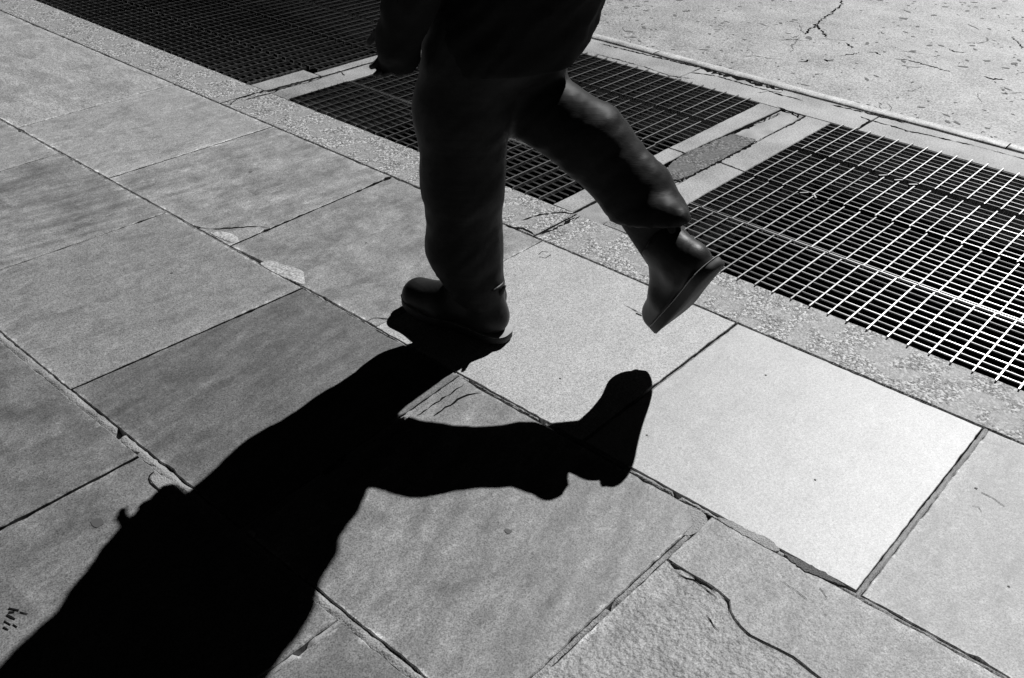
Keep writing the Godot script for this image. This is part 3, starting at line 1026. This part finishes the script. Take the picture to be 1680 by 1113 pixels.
func build_person() -> void:
	# woven cloth: threads crossing, a little uneven
	var S := 512
	var a := PackedByteArray()
	a.resize(S * S)
	for y in S:
		for x in S:
			var g: float = (M.grain[y * 1024 + x] - 127.0) / 127.0
			var w := sin((x + y) * TAU / 4.0) * 0.5
			a[y * S + x] = int(clampf(215 + g * 26 + w * 10 + (M.cloud2[y * S + x] - 128) * 0.12, 0, 255))
	M.cloth_t = texture(a, S)
	var trouser_m := cloth(0.032, 0.0, 0.52)
	trouser_m.metallic_specular = 0.19
	var jacket_m := cloth(0.007, 0.0, 0.85)
	var suede := cloth(0.03, 0.0, 0.45)
	var sole_m := plain(0.02, 0.7)
	var welt_m := plain(0.33, 0.7)
	var sock_m := cloth(0.05, 0.2, 0.9)
	var skin := plain(0.07, 0.6, 0.0, 0.3)
	var hair_m := plain(0.02, 0.5)

	var man := group_node("person", Vector3(-1.63, 0, -1.86))
	man.set_meta("label", "person walking in dark jacket, wide trousers and boots, one foot lifted behind")
	man.set_meta("category", "person")
	man.set_meta("pose", "walking")
	var base := -man.position
	var folds := FastNoiseLite.new()
	folds.seed = 12
	folds.frequency = 8.0
	folds.fractal_octaves = 4
	folds.noise_type = FastNoiseLite.TYPE_SIMPLEX_SMOOTH

	# joints
	var hl := Vector3(-1.665, 0.92, -1.79)
	var kl := Vector3(-1.708, 0.475, -1.757)
	var al := Vector3(-1.675, 0.10, -1.785)
	var hr := Vector3(-1.625, 0.93, -1.94)
	var kr := Vector3(-1.655, 0.698, -1.915)
	var ar := Vector3(-1.195, 0.43, -1.955)
	var chest := Vector3(-1.60, 1.22, -1.86)
	var neck := Vector3(-1.62, 1.50, -1.86)
	var sl := Vector3(-1.60, 1.42, -1.68)
	var sr := Vector3(-1.60, 1.42, -2.04)
	var el_ := Vector3(-1.60, 1.10, -1.53)
	var wl := Vector3(-1.765, 0.925, -1.615)
	var er := Vector3(-1.49, 1.17, -2.05)
	var wr := Vector3(-1.60, 1.02, -1.97)

	# body: one surface of skin; most of it under the clothes
	var st := started()
	nets(st, [
		[hl, kl, 0.075, 0.05], [kl, al, 0.05, 0.035], [hr, kr, 0.075, 0.05], [kr, ar, 0.05, 0.035],
		[Vector3(-1.64, 0.95, -1.86), chest, 0.11, 0.12], [chest, neck + Vector3(0, -0.08, 0), 0.12, 0.07],
		[neck, sl, 0.05, 0.055], [neck, sr, 0.05, 0.055], [sl, el_, 0.045, 0.035], [el_, wl, 0.035, 0.025],
		[sr, er, 0.045, 0.035], [er, wr, 0.035, 0.025], [neck + Vector3(0, -0.05, 0), neck + Vector3(-0.02, 0.10, 0), 0.058, 0.055]], 0.02, 0.03)
	head(st, Vector3(-1.655, 1.645, -1.86))
	hand(st, wl, Vector3(-0.35, -1.0, 0.0).normalized(), Vector3(-0.8, 0.28, 0.15), 1.0)
	hand(st, wr, Vector3(-0.25, -1.0, 0.05).normalized(), Vector3(-0.9, 0.2, -0.15), -1.0)
	put("body", st.commit(), skin, man).position = base

	# trousers: both legs and the seat in one piece of cloth, cut off at the hems
	st = started()
	var hem_dir := Vector3(0.27, -0.96, 0.0).normalized()
	var hem_r := Vector3(-1.225, 0.462, -1.97)
	nets(st, [
		[Vector3(-1.645, 1.0, -1.86), Vector3(-1.645, 0.90, -1.86), 0.165, 0.17, Vector3(0, 0, 1), 1.08],
		[hl, Vector3(-1.708, 0.677, -1.757), 0.140, 0.124], [Vector3(-1.708, 0.677, -1.757), kl, 0.124, 0.110],
		[kl, Vector3(-1.715, 0.272, -1.768), 0.110, 0.104], [Vector3(-1.715, 0.272, -1.768), Vector3(-1.672, 0.115, -1.787), 0.104, 0.080],
		[hr, kr, 0.126, 0.104], [kr, Vector3(-1.425, 0.62, -1.942), 0.104, 0.096], [Vector3(-1.425, 0.62, -1.942), Vector3(-1.285, 0.505, -1.972), 0.096, 0.09], [Vector3(-1.285, 0.505, -1.972), Vector3(-1.21, 0.45, -1.965), 0.09, 0.08], [Vector3(-1.21, 0.45, -1.965), Vector3(-1.18, 0.40, -1.965), 0.08, 0.08], [Vector3(-1.19, 0.478, -1.935), Vector3(-1.14, 0.492, -1.93), 0.055, 0.04]],
		0.009, 0.028, folds, 0.0034,
		[[Vector3(-1.675, 0.118, -1.785), Vector3(-0.25, -1, 0).normalized(), 0.14], [hem_r, hem_dir, 0.19]])
	put("trousers", st.commit(), trouser_m, man).position = base
	# turned-up hem of the lifted leg
	put("sock", capsule_mesh(Vector3(-1.265, 0.48, -1.977), Vector3(-1.16, 0.335, -1.985), 0.08, 0.055), sock_m, man).position = base
	put("sock", capsule_mesh(Vector3(-1.66, 0.2, -1.785), Vector3(-1.64, 0.10, -1.787), 0.05, 0.05), sock_m, man).position = base

	# jacket with sleeves
	st = started()
	folds.frequency = 5.0
	nets(st, [
		[Vector3(-1.635, 0.90, -1.86), Vector3(-1.595, 1.15, -1.86), 0.178, 0.17, Vector3(0, 0, 1), 1.22],
		[Vector3(-1.60, 1.15, -1.86), Vector3(-1.60, 1.34, -1.86), 0.165, 0.14, Vector3(0, 0, 1), 1.35],
		[Vector3(-1.56, 0.905, -1.90), Vector3(-1.435, 1.17, -1.885), 0.105, 0.115, Vector3(0, 0, 1), 1.35], [Vector3(-1.435, 1.17, -1.885), Vector3(-1.385, 1.30, -1.885), 0.115, 0.105, Vector3(0, 0, 1), 1.4], [Vector3(-1.385, 1.30, -1.885), Vector3(-1.56, 1.42, -1.87), 0.105, 0.09, Vector3(0, 0, 1), 1.6],
		[sl, sr, 0.085, 0.085], [neck + Vector3(0.01, -0.09, 0), neck + Vector3(0.0, -0.01, 0), 0.10, 0.078],
		[sl, el_, 0.075, 0.066], [el_, wl + Vector3(-0.05, -0.135, 0.0), 0.062, 0.05], [sr, er, 0.08, 0.07], [er, wr, 0.068, 0.058]],
		0.013, 0.04, folds, 0.014,
		[[Vector3(-1.61, 0.80, -1.86), Vector3(0.05, -1, 0).normalized(), 0.45]],
		[[neck + Vector3(-0.01, 0.0, 0), neck + Vector3(-0.01, 0.12, 0), 0.06, 0.06]])
	put("jacket", st.commit(), jacket_m, man).position = base

	# hair
	st = started()
	var hc := Vector3(-1.655, 1.645, -1.86)
	nets(st, [[hc + Vector3(0.03, 0.045, 0), hc + Vector3(-0.02, 0.06, 0), 0.094, 0.09], [hc + Vector3(0.055, 0.02, 0), hc + Vector3(0.06, -0.04, 0), 0.07, 0.055]], 0.008, 0.02, folds, 0.006, [[hc + Vector3(-0.075, 0.045, 0), Vector3(-1, -0.35, 0).normalized(), 0.12]])
	put("hair", st.commit(), hair_m, man).position = base

	# shoes: heel at the origin, toe along -x, up y
	var left := shoe(man, suede, sole_m, welt_m, sock_m)
	left.transform = Transform3D(Basis.from_euler(Vector3(0, deg_to_rad(9.0), deg_to_rad(-1.0))).scaled(Vector3.ONE * 1.2), Vector3(-1.572, 0.004, -1.797) + base)
	var right := shoe(man, suede, sole_m, welt_m, sock_m)
	var fwd := (Vector3(-1.225, 0.035, -2.06) - Vector3(-1.015, 0.395, -1.945)).normalized()
	var up_ := Vector3(-0.87, 0.48, 0.0)
	up_ = (up_ - fwd * up_.dot(fwd)).normalized()
	right.transform = Transform3D(Basis(-fwd, up_, (-fwd).cross(up_)).scaled(Vector3.ONE * 1.2), Vector3(-1.014, 0.397, -1.945) + base)


func capsule_mesh(a: Vector3, b: Vector3, ra: float, rb: float) -> ArrayMesh:
	var st := started()
	nets(st, [[a, b, ra, rb]], 0.01, 0.01)
	return st.commit()


func head(st: SurfaceTool, c: Vector3) -> void:
	# faces -x
	var b := [
		[c + Vector3(0.02, 0.03, 0), c + Vector3(-0.015, 0.03, 0), 0.088, 0.083],
		[c + Vector3(-0.035, -0.03, 0), c + Vector3(-0.06, -0.085, 0), 0.062, 0.034],
		[c + Vector3(-0.0, -0.02, 0.03), c + Vector3(-0.04, -0.085, 0.022), 0.05, 0.026],
		[c + Vector3(-0.0, -0.02, -0.03), c + Vector3(-0.04, -0.085, -0.022), 0.05, 0.026],
		[c + Vector3(0.02, -0.04, 0), c + Vector3(0.03, -0.14, 0), 0.058, 0.056],
		[c + Vector3(-0.094, 0.015, 0), c + Vector3(-0.112, -0.028, 0), 0.009, 0.013],
		[c + Vector3(-0.088, 0.034, 0.03), c + Vector3(-0.088, 0.034, -0.03), 0.012, 0.012],
		[c + Vector3(-0.092, -0.056, 0.018), c + Vector3(-0.092, -0.056, -0.018), 0.0075, 0.0075],
		[c + Vector3(-0.089, -0.067, 0.016), c + Vector3(-0.089, -0.067, -0.016), 0.008, 0.008]]
	for s in [-1.0, 1.0]:
		b.append([c + Vector3(-0.083, 0.012, 0.032 * s), c + Vector3(-0.083, 0.012, 0.034 * s), 0.0125, 0.0125])
		b.append([c + Vector3(0.012, 0.022, 0.082 * s), c + Vector3(0.006, -0.02, 0.080 * s), 0.016, 0.01])
	nets(st, b, 0.006, 0.014)


# Wrist, the way the fingers point, the way the knuckles' bend goes (palm side), side of the thumb
func hand(st: SurfaceTool, w: Vector3, down: Vector3, thumb_way: Vector3, side: float) -> void:
	var fore := (thumb_way - down * thumb_way.dot(down)).normalized()   # across the palm, towards the thumb
	var palm := down.cross(fore).normalized() * -side                   # towards the body
	var b := [[w, w + down * 0.03, 0.027, 0.03], [w + down * 0.03 + fore * 0.018, w + down * 0.088 + fore * 0.026, 0.019, 0.016], [w + down * 0.03 - fore * 0.014, w + down * 0.082 - fore * 0.024, 0.019, 0.015], [w + down * 0.04, w + down * 0.088, 0.02, 0.016]]
	var lens := [0.072, 0.080, 0.074, 0.058]
	for i in 4:
		var s := w + down * (0.09 - 0.004 * absf(i - 1)) + fore * (0.03 - 0.0195 * i)
		var m: Vector3 = s + (down * 0.92 + palm * 0.38).normalized() * lens[i] * 0.48
		var n: Vector3 = m + (down * 0.55 + palm * 0.83).normalized() * lens[i] * 0.32
		var e: Vector3 = n + (down * 0.1 + palm * 0.99).normalized() * lens[i] * 0.24
		b.append([s, m, 0.0092, 0.0086])
		b.append([m, n, 0.0086, 0.008])
		b.append([n, e, 0.008, 0.007])
	var t0 := w + down * 0.035 + fore * 0.03
	var t1 := t0 + (fore * 0.75 + down * 0.75 + palm * 0.25).normalized() * 0.042
	var t2 := t1 + (fore * 0.25 + down * 0.9 + palm * 0.4).normalized() * 0.034
	b.append([t0, t1, 0.014, 0.0105])
	b.append([t1, t2, 0.0105, 0.0085])
	nets(st, b, 0.0042, 0.006)


# A chukka boot: upper, crepe sole with its own outline, pale welt line, heel tab.
func shoe(man: Node3D, upper_m: Material, sole_m: Material, welt_m: Material, dark: Material) -> MeshInstance3D:
	var st := started()
	var fl := Vector3(0, 1, 0)
	nets(st, [
		[Vector3(-0.045, 0.05, 0), Vector3(-0.075, 0.06, 0), 0.041, 0.045],
		[Vector3(-0.055, 0.06, 0), Vector3(-0.075, 0.145, 0), 0.043, 0.053],
		[Vector3(-0.085, 0.055, 0), Vector3(-0.165, 0.045, 0.003), 0.047, 0.043],
		[Vector3(-0.10, 0.105, 0), Vector3(-0.19, 0.058, 0.002), 0.040, 0.034],
		[Vector3(-0.185, 0.036, 0.010), Vector3(-0.265, 0.036, 0.006), 0.047, 0.040],
		[Vector3(-0.20, 0.036, -0.012), Vector3(-0.262, 0.036, -0.006), 0.045, 0.038]],
		0.006, 0.022, null, 0.0,
		[[Vector3(-0.15, 0.021, 0), Vector3(0, -1, 0), 0.4], [Vector3(-0.065, 0.142, 0), Vector3(-0.12, 1, 0).normalized(), 0.10]])
	var up := put("shoe", st.commit(), upper_m, man)
	# outline of the sole
	var outl := PackedVector2Array()
	var spec := [[0.006, 0.0], [0.003, 0.02], [-0.012, 0.036], [-0.04, 0.043], [-0.09, 0.041], [-0.14, 0.044], [-0.19, 0.055], [-0.235, 0.056], [-0.275, 0.046], [-0.303, 0.026], [-0.312, 0.0]]
	for e in spec:
		outl.append(Vector2(e[0], e[1]))
	for i in range(spec.size() - 2, 0, -1):
		outl.append(Vector2(spec[i][0], -spec[i][1] * (0.96 if spec[i][0] < -0.15 else 1.0)))
	var dense := PackedVector2Array()
	var n := outl.size()
	for i in n:
		for j in 4:
			dense.append(outl[i].cubic_interpolate(outl[(i + 1) % n], outl[(i + n - 1) % n], outl[(i + 2) % n], j / 4.0))
	put("sole", sole_mesh(dense, 0.0, 0.021, 1.0, true), sole_m, up)
	put("welt", sole_mesh(dense, 0.0190, 0.0230, 1.01, false), welt_m, up)
	st = started()
	nets(st, [[Vector3(-0.022, 0.125, 0.0), Vector3(-0.013, 0.148, 0.0), 0.006, 0.004, Vector3(0, 0, 1), 1.6]], 0.003, 0.003)
	put("heel_tab", st.commit(), dark, up)
	return up


func sole_mesh(o: PackedVector2Array, y0: float, y1: float, scale_: float, spring: bool) -> ArrayMesh:
	var st := started()
	var n := o.size()
	var c := Vector2(-0.15, 0)
	var lift := func(p: Vector2) -> float:
		return pow(clampf((-p.x - 0.2) / 0.11, 0, 1), 2.0) * 0.010
	var rings := []
	for r in 4:
		var ring := []
		var y: float = [y0, y0 + 0.003, y1 - 0.0015, y1][r]
		var s: float = scale_ * [0.965, 1.0, 1.0, 0.985][r]
		for p in o:
			var q := c + (p - c) * s
			ring.append(Vector3(q.x, y + lift.call(q), q.y))
		rings.append(ring)
	for r in 3:
		for i in n:
			var j := (i + 1) % n
			for p in [rings[r][i], rings[r][j], rings[r + 1][i], rings[r + 1][i], rings[r][j], rings[r + 1][j]]:
				st.add_vertex(p)
	for e in [[0, true], [3, false]]:
		var m := Vector3(c.x, (y0 if e[1] else y1), 0)
		for i in n:
			var j := (i + 1) % n
			for p in ([m, rings[e[0]][i], rings[e[0]][j]] if not e[1] else [m, rings[e[0]][j], rings[e[0]][i]]):
				st.add_vertex(p)
	st.generate_normals()
	return st.commit()
